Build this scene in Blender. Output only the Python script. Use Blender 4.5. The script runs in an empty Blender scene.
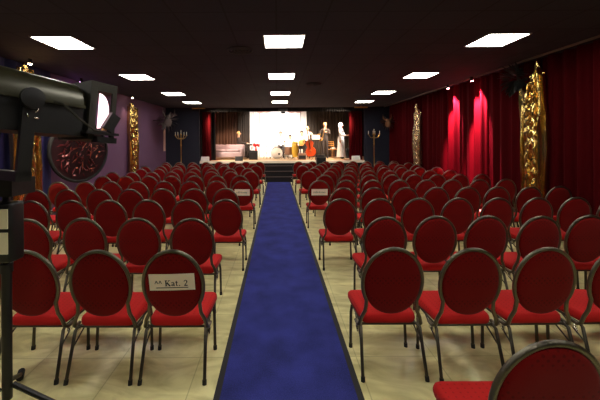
import bpy, math, random
from mathutils import Vector, Matrix, noise
random.seed(7)
SC = bpy.context.scene
COL = SC.collection
R = math.radians
F = 311.0            # focal length in pixels of the 600 px frame
CAMH = 1.66

# ------------------------------------------------------------------ camera
cam = bpy.data.cameras.new('camera')
cam.sensor_width = 36
cam.lens = 36 * F / 600
cam.shift_x = (300 - 277) / 600
cam.shift_y = -(200 - 142) / 600
cam.clip_start = 0.05
camo = bpy.data.objects.new('camera', cam)
COL.objects.link(camo)
camo.location = (0, 0, CAMH)
camo.matrix_world = Matrix.Translation((0, 0, CAMH)) @ Matrix.Rotation(R(90), 4, 'X') @ Matrix.Rotation(R(-0.35), 4, 'Z')
SC.camera = camo

# ------------------------------------------------------------------ world, exposure
w = bpy.data.worlds.new('world'); SC.world = w; w.use_nodes = True
w.node_tree.nodes['Background'].inputs[0].default_value = (0.02, 0.018, 0.022, 1)
w.node_tree.nodes['Background'].inputs[1].default_value = 0.3
SC.view_settings.view_transform = 'Standard'
SC.view_settings.look = 'None'
SC.view_settings.gamma = 1
SC.view_settings.use_curve_mapping = False
SC.view_settings.exposure = 0.4
PANEL_EMIT = 18.0
SC.cycles.max_bounces = 8


def lin(c):
    return tuple((v / 255 / 12.92) if v / 255 <= .04045 else ((v / 255 + .055) / 1.055) ** 2.4 for v in c)


# ------------------------------------------------------------------ materials
def mat(name, rgb, rough=.6, metal=0., emit=None, es=0, sheen=0, noise_amt=0, nscale=20, bump=0, bscale=60, spec=.5, trans=0):
    m = bpy.data.materials.new(name); m.use_nodes = True
    nt = m.node_tree; b = nt.nodes['Principled BSDF']
    col = (*lin(rgb), 1)
    b.inputs['Base Color'].default_value = col
    b.inputs['Roughness'].default_value = rough
    b.inputs['Metallic'].default_value = metal
    b.inputs['Specular IOR Level'].default_value = spec
    if trans: b.inputs['Transmission Weight'].default_value = trans
    if sheen:
        b.inputs['Sheen Weight'].default_value = sheen
        b.inputs['Sheen Roughness'].default_value = .4
        b.inputs['Sheen Tint'].default_value = col
    if emit:
        b.inputs['Emission Color'].default_value = (*lin(emit), 1)
        b.inputs['Emission Strength'].default_value = es
    tc = nt.nodes.new('ShaderNodeTexCoord')
    if noise_amt:
        n = nt.nodes.new('ShaderNodeTexNoise'); n.inputs['Scale'].default_value = nscale; n.inputs['Detail'].default_value = 5
        nt.links.new(tc.outputs['Object'], n.inputs['Vector'])
        mx = nt.nodes.new('ShaderNodeMix'); mx.data_type = 'RGBA'
        mx.inputs[6].default_value = tuple(v * (1 - noise_amt) for v in col[:3]) + (1,)
        mx.inputs[7].default_value = tuple(min(1, v * (1 + noise_amt)) for v in col[:3]) + (1,)
        nt.links.new(n.outputs['Fac'], mx.inputs[0]); nt.links.new(mx.outputs[2], b.inputs['Base Color'])
    if bump:
        n = nt.nodes.new('ShaderNodeTexNoise'); n.inputs['Scale'].default_value = bscale
        nt.links.new(tc.outputs['Object'], n.inputs['Vector'])
        bp = nt.nodes.new('ShaderNodeBump'); bp.inputs['Strength'].default_value = bump; bp.inputs['Distance'].default_value = .01
        nt.links.new(n.outputs['Fac'], bp.inputs['Height']); nt.links.new(bp.outputs[0], b.inputs['Normal'])
    return m


def floor_material():
    m = bpy.data.materials.new('floor_vinyl'); m.use_nodes = True
    nt = m.node_tree; b = nt.nodes['Principled BSDF']; L = nt.links
    tc = nt.nodes.new('ShaderNodeTexCoord')
    n = nt.nodes.new('ShaderNodeTexNoise'); n.inputs['Scale'].default_value = 2.2; n.inputs['Detail'].default_value = 9; n.inputs['Distortion'].default_value = 1.6
    mp = nt.nodes.new('ShaderNodeMapping'); mp.inputs['Scale'].default_value = (1.0, 2.4, 1)
    mp.inputs['Rotation'].default_value = (0, 0, .5)
    L.new(tc.outputs['Object'], mp.inputs[0]); L.new(mp.outputs[0], n.inputs['Vector'])
    cr = nt.nodes.new('ShaderNodeValToRGB')
    cr.color_ramp.elements[0].position = .3; cr.color_ramp.elements[0].color = (*lin((186, 176, 118)), 1)
    cr.color_ramp.elements[1].position = .62; cr.color_ramp.elements[1].color = (*lin((232, 224, 164)), 1)
    L.new(n.outputs['Fac'], cr.inputs[0])
    br = nt.nodes.new('ShaderNodeTexBrick'); br.inputs['Scale'].default_value = 1
    br.offset = 0
    br.inputs['Brick Width'].default_value = .6; br.inputs['Row Height'].default_value = .6; br.inputs['Mortar Size'].default_value = .004
    br.inputs['Color1'].default_value = (1, 1, 1, 1); br.inputs['Color2'].default_value = (.93, .93, .93, 1); br.inputs['Mortar'].default_value = (.7, .7, .66, 1)
    L.new(tc.outputs['Object'], br.inputs['Vector'])
    mx = nt.nodes.new('ShaderNodeMix'); mx.data_type = 'RGBA'; mx.blend_type = 'MULTIPLY'; mx.inputs[0].default_value = 1
    L.new(cr.outputs[0], mx.inputs[6]); L.new(br.outputs[0], mx.inputs[7])
    L.new(mx.outputs[2], b.inputs['Base Color'])
    b.inputs['Roughness'].default_value = .32
    return m


def ceiling_material():
    m = bpy.data.materials.new('ceiling_tiles'); m.use_nodes = True
    nt = m.node_tree; b = nt.nodes['Principled BSDF']; L = nt.links
    tc = nt.nodes.new('ShaderNodeTexCoord')
    br = nt.nodes.new('ShaderNodeTexBrick'); br.inputs['Scale'].default_value = 1; br.offset = 0
    br.inputs['Brick Width'].default_value = .61; br.inputs['Row Height'].default_value = .61; br.inputs['Mortar Size'].default_value = .012
    br.inputs['Color1'].default_value = (*lin((62, 59, 71)), 1); br.inputs['Color2'].default_value = (*lin((58, 55, 67)), 1)
    br.inputs['Mortar'].default_value = (*lin((50, 48, 57)), 1)
    L.new(tc.outputs['Object'], br.inputs['Vector']); L.new(br.outputs[0], b.inputs['Base Color'])
    b.inputs['Roughness'].default_value = .9; b.inputs['Specular IOR Level'].default_value = .1
    return m


def carpet_material():
    m = bpy.data.materials.new('blue_carpet'); m.use_nodes = True
    nt = m.node_tree; b = nt.nodes['Principled BSDF']; L = nt.links
    tc = nt.nodes.new('ShaderNodeTexCoord')
    n = nt.nodes.new('ShaderNodeTexNoise'); n.inputs['Scale'].default_value = 130; n.inputs['Detail'].default_value = 3
    n2 = nt.nodes.new('ShaderNodeTexNoise'); n2.inputs['Scale'].default_value = 3.5; n2.inputs['Detail'].default_value = 6
    L.new(tc.outputs['Object'], n.inputs['Vector']); L.new(tc.outputs['Object'], n2.inputs['Vector'])
    ad = nt.nodes.new('ShaderNodeMath'); ad.operation = 'MULTIPLY_ADD'; ad.inputs[1].default_value = .5
    mu = nt.nodes.new('ShaderNodeMath'); mu.operation = 'MULTIPLY'; mu.inputs[1].default_value = .5
    L.new(n2.outputs['Fac'], mu.inputs[0]); L.new(n.outputs['Fac'], ad.inputs[0]); L.new(mu.outputs[0], ad.inputs[2])
    cr = nt.nodes.new('ShaderNodeValToRGB')
    cr.color_ramp.elements[0].position = .38; cr.color_ramp.elements[0].color = (*lin((42, 45, 98)), 1)
    cr.color_ramp.elements[1].position = .64; cr.color_ramp.elements[1].color = (*lin((58, 63, 140)), 1)
    L.new(ad.outputs[0], cr.inputs[0]); L.new(cr.outputs[0], b.inputs['Base Color'])
    b.inputs['Roughness'].default_value = .95; b.inputs['Specular IOR Level'].default_value = .1
    bp = nt.nodes.new('ShaderNodeBump'); bp.inputs['Strength'].default_value = .4; bp.inputs['Distance'].default_value = .004
    L.new(n.outputs['Fac'], bp.inputs['Height']); L.new(bp.outputs[0], b.inputs['Normal'])
    return m


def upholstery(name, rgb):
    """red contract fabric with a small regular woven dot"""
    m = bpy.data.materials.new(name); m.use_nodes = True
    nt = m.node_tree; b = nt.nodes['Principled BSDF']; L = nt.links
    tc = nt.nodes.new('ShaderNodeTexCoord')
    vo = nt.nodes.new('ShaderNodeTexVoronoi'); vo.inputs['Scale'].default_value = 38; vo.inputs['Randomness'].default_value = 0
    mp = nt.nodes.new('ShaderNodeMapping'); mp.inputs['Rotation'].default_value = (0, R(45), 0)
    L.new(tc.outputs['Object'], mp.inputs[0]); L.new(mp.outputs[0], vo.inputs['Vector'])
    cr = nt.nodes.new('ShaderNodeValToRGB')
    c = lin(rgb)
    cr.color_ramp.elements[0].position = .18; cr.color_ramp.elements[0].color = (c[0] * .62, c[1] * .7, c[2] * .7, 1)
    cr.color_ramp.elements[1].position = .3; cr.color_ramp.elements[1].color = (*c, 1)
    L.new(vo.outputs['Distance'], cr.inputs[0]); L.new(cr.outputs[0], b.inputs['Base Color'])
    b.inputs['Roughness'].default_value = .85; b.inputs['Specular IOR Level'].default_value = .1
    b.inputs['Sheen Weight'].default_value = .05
    return m


M = {}
M['floor'] = floor_material()
M['ceiling'] = ceiling_material()
M['carpet'] = carpet_material()
M['carpet_edge'] = mat('black_rubber_edge', (12, 11, 13), .7)
M['lavender'] = mat('lavender_plaster', (94, 62, 92), .85, noise_amt=.06, nscale=3)
M['navy'] = mat('navy_paint', (19, 19, 38), .8)
M['navy_cloth'] = mat('navy_cloth', (38, 38, 88), .8, sheen=.1)
M['darkwall'] = mat('dark_wall', (30, 22, 26), .9)
M['velvet'] = mat('red_velvet', (68, 3, 7), .85, spec=.06)
M['dkvelvet'] = mat('dark_red_velvet', (110, 10, 16), .8, sheen=.3, spec=.2)
M['brownc'] = mat('brown_drape', (92, 66, 52), .85, sheen=.1)
M['olivec'] = mat('olive_brown_drape', (58, 48, 40), .85)
M['blackc'] = mat('black_drape', (16, 14, 14), .9)
M['whitec'] = mat('white_drape', (236, 228, 222), .8)
M['pinkc'] = mat('pale_pink_swag', (200, 160, 150), .8)
M['screen'] = mat('projection_screen', (240, 240, 240), .8)
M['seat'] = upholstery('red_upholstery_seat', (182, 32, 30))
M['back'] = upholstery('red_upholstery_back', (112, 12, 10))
M['tube'] = mat('bronze_hammered_tube', (104, 99, 86), .28, .9, bump=.25, bscale=180)
M['tubedk'] = mat('bronze_leg_tube', (80, 76, 66), .3, .85)
M['rubber'] = mat('black_rubber', (18, 18, 18), .7)
M['chrome'] = mat('chrome', (200, 196, 186), .2, 1)
M['black'] = mat('black_paint', (9, 9, 9), .45)
M['blackm'] = mat('black_matte', (12, 12, 12), .8)
M['olive'] = mat('olive_grey_enamel', (52, 50, 30), .36, .3, noise_amt=.15, nscale=14)
M['greymet'] = mat('grey_perforated_metal', (52, 51, 44), .5, .5, noise_amt=.4, nscale=160)
M['pinkglass'] = mat('pale_pink_emissive_filter', (255, 214, 220), .25, emit=(255, 214, 222), es=1.6)  # emission added to make the pale pink disc brighter
M['beige'] = mat('beige_panel', (214, 206, 170), .6)
M['paper'] = mat('paper', (250, 234, 208), .8)
M['ink'] = mat('black_ink', (20, 18, 24), .8)
M['inkgrey'] = mat('grey_ink', (120, 112, 100), .8)
M['rail'] = mat('pale_ceiling_trim', (120, 104, 96), .6)
M['gold'] = mat('gold_lame', (214, 184, 116), .15, .97, noise_amt=.3, nscale=9)
M['silvergold'] = mat('champagne_lame', (204, 178, 140), .26, .9, noise_amt=.3, nscale=9)
M['brass'] = mat('brass', (190, 150, 80), .3, 1)
M['candle'] = mat('ivory_wax', (230, 220, 196), .5)
M['leaf'] = mat('black_green_leaf', (14, 20, 14), .6)
M['bronze_leaf'] = mat('bronze_feather', (110, 74, 48), .45, .4)
M['darkfeather'] = mat('dark_plume', (52, 38, 36), .6)
M['shardr'] = mat('crimson_shard', (92, 26, 32), .3, .3)
M['shardo'] = mat('copper_shard', (150, 84, 60), .3, .6)
M['disc'] = mat('dark_maroon_disc', (34, 12, 16), .35)
M['ventgrey'] = mat('vent_grey', (58, 54, 62), .8)
M['panel_frame'] = mat('white_steel_frame', (150, 146, 142), .5)
M['diffuser'] = mat('lit_diffuser', (250, 250, 250), .5, emit=(255, 250, 240), es=PANEL_EMIT)
M['stagewood'] = mat('stage_boards', (206, 172, 130), .5, noise_amt=.1, nscale=5)
M['lip'] = mat('cream_stage_edge', (236, 224, 208), .6)
M['steps'] = mat('black_step_carpet', (24, 18, 20), .9)
M['nosing'] = mat('grey_step_nosing', (88, 70, 68), .5)
M['sofa'] = mat('mauve_grey_cloth', (150, 134, 140), .9, bump=.3, bscale=25)
M['skin'] = mat('skin', (224, 172, 140), .6)
M['hairdk'] = mat('dark_hair', (36, 24, 18), .7)
M['hairbl'] = mat('blond_hair', (214, 178, 120), .7)
M['hairwh'] = mat('white_hair', (240, 236, 230), .7)
M['suit'] = mat('charcoal_suit', (52, 44, 42), .8)
M['white'] = mat('white_cloth', (238, 234, 228), .8)
M['orangecloth'] = mat('orange_cloth', (206, 120, 60), .8)
M['basswood'] = mat('orange_red_varnish', (204, 74, 26), .3)
M['wood'] = mat('honey_wood', (196, 136, 66), .45)
M['yellow'] = mat('yellow_lacquer', (232, 186, 62), .4)
M['redcl'] = mat('red_petal', (206, 16, 26), .7)
M['drumwhite'] = mat('drum_skin', (244, 240, 232), .6)
M['browncab'] = mat('tan_cabinet', (142, 104, 80), .7)
M['keys'] = mat('ivory_keys', (240, 238, 232), .4)
M['bulbred'] = mat('lit_red_lens', (255, 190, 190), .4, emit=(255, 150, 160), es=30)
M['bulbwarm'] = mat('lit_warm_lens', (255, 230, 200), .4, emit=(255, 220, 180), es=30)
M['bulbviolet'] = mat('lit_violet_lens', (240, 200, 255), .4, emit=(240, 190, 255), es=30)
M['bulbstage'] = mat('lit_stage_lens', (255, 240, 220), .4, emit=(255, 240, 220), es=2)


# ------------------------------------------------------------------ mesh builder
class MB:
    def __init__(s):
        s.v = []; s.f = []; s.mi = []; s.cur = 0

    def add(s, vs, fs, T=None):
        o = len(s.v)
        s.v += [tuple(T @ Vector(p)) if T else tuple(p) for p in vs]
        s.f += [tuple(i + o for i in f) for f in fs]
        s.mi += [s.cur] * len(fs)
        return s

    def box(s, x0, x1, y0, y1, z0, z1, T=None):
        vs = [(x, y, z) for z in (z0, z1) for y in (y0, y1) for x in (x0, x1)]
        return s.add(vs, [(0, 2, 3, 1), (4, 5, 7, 6), (0, 1, 5, 4), (2, 6, 7, 3), (0, 4, 6, 2), (1, 3, 7, 5)], T)

    def rbox(s, x0, x1, y0, y1, z0, z1, r, T=None, n=3, taper=0):
        """box with rounded edges: rounded-rectangle sections stacked in z"""
        secs = []
        for k in range(n + 1):
            a = k / n * math.pi / 2
            secs.append((z0 + r * (1 - math.sin(a)), r * (1 - math.cos(a))))
        secs = [(z, i) for z, i in secs][::1]
        bot = sorted([(z, i) for z, i in secs])
        # bot: from z0 (largest inset) up
        bot = [(z0 + r * (1 - math.cos(k / n * math.pi / 2)), r * (1 - math.sin(k / n * math.pi / 2))) for k in range(n + 1)]
        top = [(z1 - (z - z0), i) for z, i in bot][::-1]
        rings = []
        for z, ins in bot + top:
            ring = []
            rr = max(r * 1.6 - ins, .001)
            X0, X1, Y0, Y1 = x0 + ins, x1 - ins, y0 + ins, y1 - ins
            for (cx, cy, a0) in ((X1 - rr, Y1 - rr, 0), (X0 + rr, Y1 - rr, 90), (X0 + rr, Y0 + rr, 180), (X1 - rr, Y0 + rr, 270)):
                for k in range(n + 1):
                    a = R(a0 + 90 * k / n)
                    x = cx + rr * math.cos(a); y = cy + rr * math.sin(a)
                    if taper: x *= 1 + taper * (y - (y0 + y1) / 2) / (y1 - y0)
                    ring.append((x, y, z))
            rings.append(ring)
        return s.loft(rings, T, cap=True)

    def loft(s, rings, T=None, cap=False, closed=True):
        n = len(rings[0]); vs = [p for r in rings for p in r]; fs = []
        for j in range(len(rings) - 1):
            for i in range(n if closed else n - 1):
                k = (i + 1) % n
                fs.append((j * n + i, j * n + k, (j + 1) * n + k, (j + 1) * n + i))
        if cap:
            fs.append(tuple(range(n))[::-1]); fs.append(tuple((len(rings) - 1) * n + i for i in range(n)))
        return s.add(vs, fs, T)

    def tube(s, pts, r, n=8, T=None, cap=True, closed=False):
        P = [Vector(p) for p in pts]; rr = r if isinstance(r, (list, tuple)) else [r] * len(P)
        rings = []; up = Vector((0, 0, 1)); prev = None
        for i, p in enumerate(P):
            if closed: d = P[(i + 1) % len(P)] - P[i - 1]
            else: d = P[min(i + 1, len(P) - 1)] - P[max(i - 1, 0)]
            d.normalize()
            if prev is None:
                u = d.cross(up if abs(d.z) < .95 else Vector((0, 1, 0))).normalized()
            else:
                u = (prev - d * prev.dot(d)).normalized()
            prev = u; w_ = d.cross(u)
            rings.append([tuple(p + u * (rr[i] * math.cos(2 * math.pi * k / n)) + w_ * (rr[i] * math.sin(2 * math.pi * k / n))) for k in range(n)])
        if closed:
            rings.append(rings[0]); return s.loft(rings, T)
        return s.loft(rings, T, cap=cap)

    def lathe(s, prof, n=24, T=None, cap=True):
        return s.loft([[(r * math.cos(2 * math.pi * k / n), r * math.sin(2 * math.pi * k / n), z) for k in range(n)] for r, z in prof], T, cap=cap)

    def ell(s, c, r, nu=14, nv=8, T=None):
        rings = []
        for j in range(1, nv):
            a = math.pi * j / nv
            rings.append([(c[0] + r[0] * math.sin(a) * math.cos(2 * math.pi * k / nu), c[1] + r[1] * math.sin(a) * math.sin(2 * math.pi * k / nu), c[2] - r[2] * math.cos(a)) for k in range(nu)])
        return s.loft(rings, T, cap=True)

    def prism(s, poly, d0, d1, T=None):
        """poly in xz, extruded along y"""
        return s.loft([[(x, d0, z) for x, z in poly], [(x, d1, z) for x, z in poly]], T, cap=True)

    def build(s, name, mats, parent=None, smooth=True, angle=40, loc=None):
        me = bpy.data.meshes.new(name); me.from_pydata(s.v, [], s.f)
        if not isinstance(mats, (list, tuple)): mats = [mats]
        for m in mats: me.materials.append(m)
        for p, i in zip(me.polygons, s.mi): p.material_index = i
        me.update()
        o = bpy.data.objects.new(name, me); COL.objects.link(o)
        import bmesh
        bm = bmesh.new(); bm.from_mesh(me); bmesh.ops.recalc_face_normals(bm, faces=bm.faces); bm.to_mesh(me); bm.free()
        if smooth:
            me.polygons.foreach_set('use_smooth', [True] * len(me.polygons))
            me.set_sharp_from_angle(angle=R(angle))
        if parent: o.parent = parent
        if loc: o.location = loc
        return o


def tag(o, label, cat, group=None, kind=None):
    o['label'] = label; o['category'] = cat
    if group: o['group'] = group
    if kind: o['kind'] = kind
    return o


def thing(name, label, cat, loc=(0, 0, 0), rz=0, group=None):
    o = bpy.data.objects.new(name, None); COL.objects.link(o)
    o.location = loc; o.rotation_euler = (0, 0, rz); o.empty_display_size = .1
    return tag(o, label, cat, group)


def struct(name, mb, m, **k):
    o = mb.build(name, m, **k); o['kind'] = 'structure'; return o


def copy_tree(o, parent=None):
    c = o.copy(); COL.objects.link(c); c.parent = parent
    for ch in list(o.children): copy_tree(ch, c)
    return c


def T(loc=(0, 0, 0), rx=0, ry=0, rz=0):
    return Matrix.Translation(loc) @ Matrix.Rotation(rz, 4, 'Z') @ Matrix.Rotation(ry, 4, 'Y') @ Matrix.Rotation(rx, 4, 'X')


def aim(loc, target):
    d = Vector(target) - Vector(loc)
    return Matrix.Translation(loc) @ d.to_track_quat('-Z', 'Y').to_matrix().to_4x4()


def spot(loc, target, power, col, size=60, blend=.5, rad=.04, parent=None):
    l = bpy.data.lights.new('spot_beam', 'SPOT'); l.energy = power; l.color = col; l.spot_size = R(size); l.spot_blend = blend
    l.shadow_soft_size = rad
    o = bpy.data.objects.new('spot_beam', l); COL.objects.link(o); o.matrix_world = aim(loc, target)
    return o


# ------------------------------------------------------------------ room shell
CEIL = CAMH + 1.53
XL, XR = -4.9, 5.12
YB, YF, YS = 13.7, -1.5, 17.6      # proscenium plane, behind the viewer, stage back
ST = .83                           # stage floor height
OX0, OX1 = -3.42, 3.86             # stage opening
struct('floor', MB().box(XL - .3, XR + .3, YF, YS, -.2, 0), M['floor'])
struct('ceiling', MB().box(XL - .3, XR + .3, YF, YB + .15, CEIL, CEIL + .6), M['ceiling'])
struct('wall_left', MB().box(XL - .3, XL, YF, YB, 0, CEIL), M['lavender'])
struct('wall_right', MB().box(XR, XR + .3, YF, YB, 0, CEIL), M['darkwall'])
struct('wall_rear', MB().box(XL - .3, XR + .3, YF - .3, YF, 0, CEIL), M['darkwall'])
struct('wall_stage_left', MB().box(XL - .3, OX0, YB, YB + .15, 0, CEIL), M['navy'])
struct('wall_stage_right', MB().box(OX1, XR + .3, YB, YB + .15, 0, CEIL), M['navy'])
struct('wall_stage_back', MB().box(XL - .3, XR + .3, YS, YS + .2, 0, 3.9), M['blackc'])
struct('wall_stage_wing_left', MB().box(XL - .3, XL, YB + .15, YS, 0, 3.9), M['blackc'])
struct('wall_stage_wing_right', MB().box(XR, XR + .3, YB + .15, YS, 0, 3.9), M['blackc'])
struct('ceiling_stage', MB().box(XL - .3, XR + .3, YB + .15, YS + .2, 3.8, 3.9), M['blackc'])
struct('floor_stage', MB().box(XL + .02, XR - .02, YB + .16, YS - .02, ST - .1, ST), M['stagewood'])
b = MB().box(OX0 + .01, OX1 - .01, YB + .0, YB + .16, ST - .1, ST); b.cur = 1
b.box(OX0 + .01, OX1 - .01, YB + .03, YB + .13, 0, ST - .1)
struct('trim_stage_edge', b, [M['lip'], M['steps']])
struct('trim_left', MB().box(XL, XL + .03, YF + .02, YB - .02, 0, .09), M['darkwall'])
# pale trim line under the ceiling on the curtain side
struct('trim_right', MB().box(4.70, 4.745, YF + .02, YB - .02, CEIL - .028, CEIL), M['rail'])

# ceiling light panels
def ceiling_light(x, y, label):
    t = thing('ceiling_light', label, 'ceiling light', (x, y, CEIL), 0, 'square ceiling light panels')
    b = MB(); h = .305
    for a in ((-h, h, -h, -h + .018), (-h, h, h - .018, h), (-h, -h + .018, -h + .018, h - .018), (h - .018, h, -h + .018, h - .018)):
        b.box(*a, -.014, 0)
    b.build('frame', M['panel_frame'], t, smooth=False)
    MB().box(-h + .018, h - .018, -h + .018, h - .018, -.01, -.001).build('diffuser', M['diffuser'], t, smooth=False)
rown = ['nearest the viewer', 'second from the viewer', 'third from the viewer', 'closest to the stage']
cols = [(-3.22, 'row along the purple wall'), (.115, 'row above the blue runner'), (3.33, 'row beside the red curtain')]
rown += ['straight above the viewer', 'behind the viewer']
for i, y in enumerate((4.72, 7.2, 9.72, 11.85, 2.25, -.3)):
    for x, c in cols:
        ceiling_light(x, y, 'lit square ceiling panel, %s in the %s' % (rown[i], c))

# round flush vents in the ceiling
for x, y, lab in ((-.6, 5.15, 'round dark ceiling vent beside the nearest central light panel'), (-.72 + 1.7, 8.2, 'round dark ceiling vent past the second central light panel')):
    t = thing('ceiling_vent', lab, 'ceiling vent', (x, y, CEIL), 0, 'round ceiling vents')
    b = MB()
    for r in (.2, .15, .1, .05):
        b.tube([(r * math.cos(a * math.pi / 10), r * math.sin(a * math.pi / 10), -.012) for a in range(20)], .012, 6, closed=True)
    b.build('vent_ring', M['ventgrey'], t)
    MB().lathe([(.03, -.03), (.03, 0)], 12).build('vent_center', M['ventgrey'], t)


# ------------------------------------------------------------------ curtains
def curtain(name, label, cat, axis, a0, a1, pos, z0, z1, m, amp=.11, period=.27, seed=0, group=None, thick=.006, struct_=False, face=1):
    """axis 'y': runs along y at x=pos; axis 'x': runs along x at y=pos"""
    b = MB(); n = max(6, int((a1 - a0) / .022)); nz = 9
    rings = []
    for s_ in (0, 1):
        for j in (range(nz + 1) if s_ == 0 else range(nz, -1, -1)):
            t = j / nz; z = z1 + (z0 - z1) * t; ring = []
            for i in range(n + 1):
                u = a0 + (a1 - a0) * i / n
                ph = u / period * 2 * math.pi + 2.4 * noise.noise(Vector((u * .9, seed, 0))) + .5 * t * noise.noise(Vector((u * 2, seed + 5, t)))
                amod = .65 + .5 * noise.noise(Vector((u * 1.7, seed + 9, 0)))
                d = amp * amod * (1 - 2 * abs(math.sin(ph / 2)) ** 1.4 + .35 * math.sin(2.3 * ph + 1)) * (.8 + .2 * t)
                d += s_ * thick
                ring.append((pos + d * face, u, z) if axis == 'y' else (u, pos + d * face, z))
            rings.append(ring)
    rings.append(rings[0])
    b.loft(rings, closed=False)
    # close the two ends
    o = b.build(name, m, angle=80)
    return tag(o, label, cat, group)

WC = 'red velvet wall curtain'
g = 'red velvet curtains along the wall'
curtain('wall_curtain', 'deep red velvet curtain on the near stretch of the wall, before the gold drape', 'curtain', 'y', -1.2, 5.75, 4.93, .03, CEIL - .005, M['velvet'], seed=1, group=g)
curtain('wall_curtain', 'red velvet curtain washed by two pink spotlights between the gold and champagne drapes', 'curtain', 'y', 5.76, 10.3, 4.93, .03, CEIL - .005, M['velvet'], seed=4, period=.3, group=g)
curtain('wall_curtain', 'dark red velvet curtain from the champagne drape to the stage corner', 'curtain', 'y', 10.31, 13.55, 4.93, .03, CEIL - .005, M['velvet'], seed=8, group=g)
for y0, y1, lab in ((2.8, 5.5, 'navy blue cloth hanging on the purple wall before the first gold drape'), (5.52, 6.62, 'narrow navy blue cloth on the purple wall behind the first gold drape')):
    curtain('navy_curtain', lab, 'curtain', 'y', y0, y1, XL + .07, .1, CEIL - .005, M['navy_cloth'], amp=.03, period=.3, seed=12, group='navy cloths on the purple wall')
# stage drapes
curtain('stage_curtain', 'dark red stage curtain gathered at the sofa side of the stage opening', 'curtain', 'x', OX0 + .05, -2.98, YB + .32, ST + .01, 3.75, M['velvet'], amp=.05, period=.13, seed=2, group='red stage curtains')
curtain('stage_curtain', 'dark red stage curtain gathered behind the small white monitor, far end of stage', 'curtain', 'x', 3.26, OX1 - .02, YB + .32, ST + .01, 3.75, M['velvet'], amp=.05, period=.13, seed=3, group='red stage curtains')
curtain('wing_curtain', 'black side curtain hanging just behind the red stage curtain near the sofa', 'curtain', 'x', -3.6, -2.85, YB + .75, ST + .01, 3.41, M['blackc'], amp=.04, period=.15, seed=5)
curtain('backdrop_curtain', 'brown pleated backdrop curtain hanging behind the sofa', 'curtain', 'x', -4.2, -2.16, 17.1, ST + .01, 3.75, M['brownc'], amp=.04, period=.16, seed=6, group='dark pleated backdrop curtains')
curtain('backdrop_curtain', 'dark olive backdrop curtain behind the keyboard player', 'curtain', 'x', -2.14, -1.5, 16.95, ST + .01, 3.75, M['olivec'], amp=.04, period=.12, seed=7, group='dark pleated backdrop curtains')
curtain('backdrop_curtain', 'wide dark olive backdrop curtain behind the saxophonist and the singer in white', 'curtain', 'x', 1.62, 4.6, 16.95, ST + .01, 3.75, M['olivec'], amp=.04, period=.16, seed=9, group='dark pleated backdrop curtains')
curtain('white_curtain', 'white pleated curtain at the keyboard side of the bright screen', 'curtain', 'x', -1.47, -.95, 16.85, ST + .01, 3.7, M['whitec'], amp=.035, period=.13, seed=10, group='white curtains beside the screen')
curtain('white_curtain', 'white pleated curtain at the double bass side of the bright screen', 'curtain', 'x', 1.3, 1.6, 16.85, ST + .01, 3.7, M['whitec'], amp=.03, period=.12, seed=11, group='white curtains beside the screen')
tag(MB().box(-.93, 1.28, 16.93, 16.98, ST, 3.55).build('projection_screen', M['screen'], smooth=False), 'big white screen glowing behind the drummer', 'screen')
# scalloped pale swags over the screen
for k, x in enumerate((-.72, .95)):
    b = MB(); rings = []
    for i in range(25):
        u = i / 24; xx = x - .42 + .84 * u
        dz = .10 * math.sin(u * math.pi) * (1 + .5 * math.sin(u * 9))
        rings.append([(xx, 16.6 + .03 * math.sin(u * 30), 3.79), (xx, 16.56 + .03 * math.sin(u * 30), 3.4), (xx, 16.6 + .03 * math.sin(u * 30 + 1), 3.30 - dz), (xx, 16.63 + .03 * math.sin(u * 30 + 1), 3.30 - dz), (xx, 16.63 + .03 * math.sin(u * 30), 3.79)])
    b.loft(rings, cap=True)
    tag(b.build('fabric_swag', M['pinkc'], angle=80), 'pale pink fabric swag hung above the screen, %s' % ('keyboard side' if k == 0 else 'double bass side'), 'swag', 'pale swags above the screen')
# black valance above the opening
curtain('stage_valance', 'black pleated valance across the top of the stage opening', 'valance', 'x', OX0 + .02, OX1 - .02, YB + .22, 3.02, 3.6, M['blackc'], amp=.02, period=.1, seed=14)

# ------------------------------------------------------------------ blue runner and stage steps
cx = .065
t = thing('carpet_runner', 'long blue carpet runner with black edges down the centre aisle', 'carpet', (cx, 0, 0))
MB().box(-.445, .445, .2, 12.8, 0, .008).build('pile', M['carpet'], t, smooth=False)
for s_ in (-1, 1):
    MB().box(min(s_ * .445, s_ * .487), max(s_ * .445, s_ * .487), .2, 12.8, 0, .007).build('edging', M['carpet_edge'], t, smooth=False)
t = thing('stage_steps', 'black carpeted steps with grey nosings leading from runner up to stage', 'steps', (cx, 12.82, 0))
rh = ST / 4
for k in range(3):
    st = MB().box(-.6, .6, .29 * k, .87, rh * k, rh * (k + 1)).build('step', M['steps'], t, smooth=False)
    MB().box(-.6, .6, .29 * k - .012, .29 * k + .03, rh * (k + 1), rh * (k + 1) + .012).build('nosing', M['nosing'], st, smooth=False)

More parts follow.
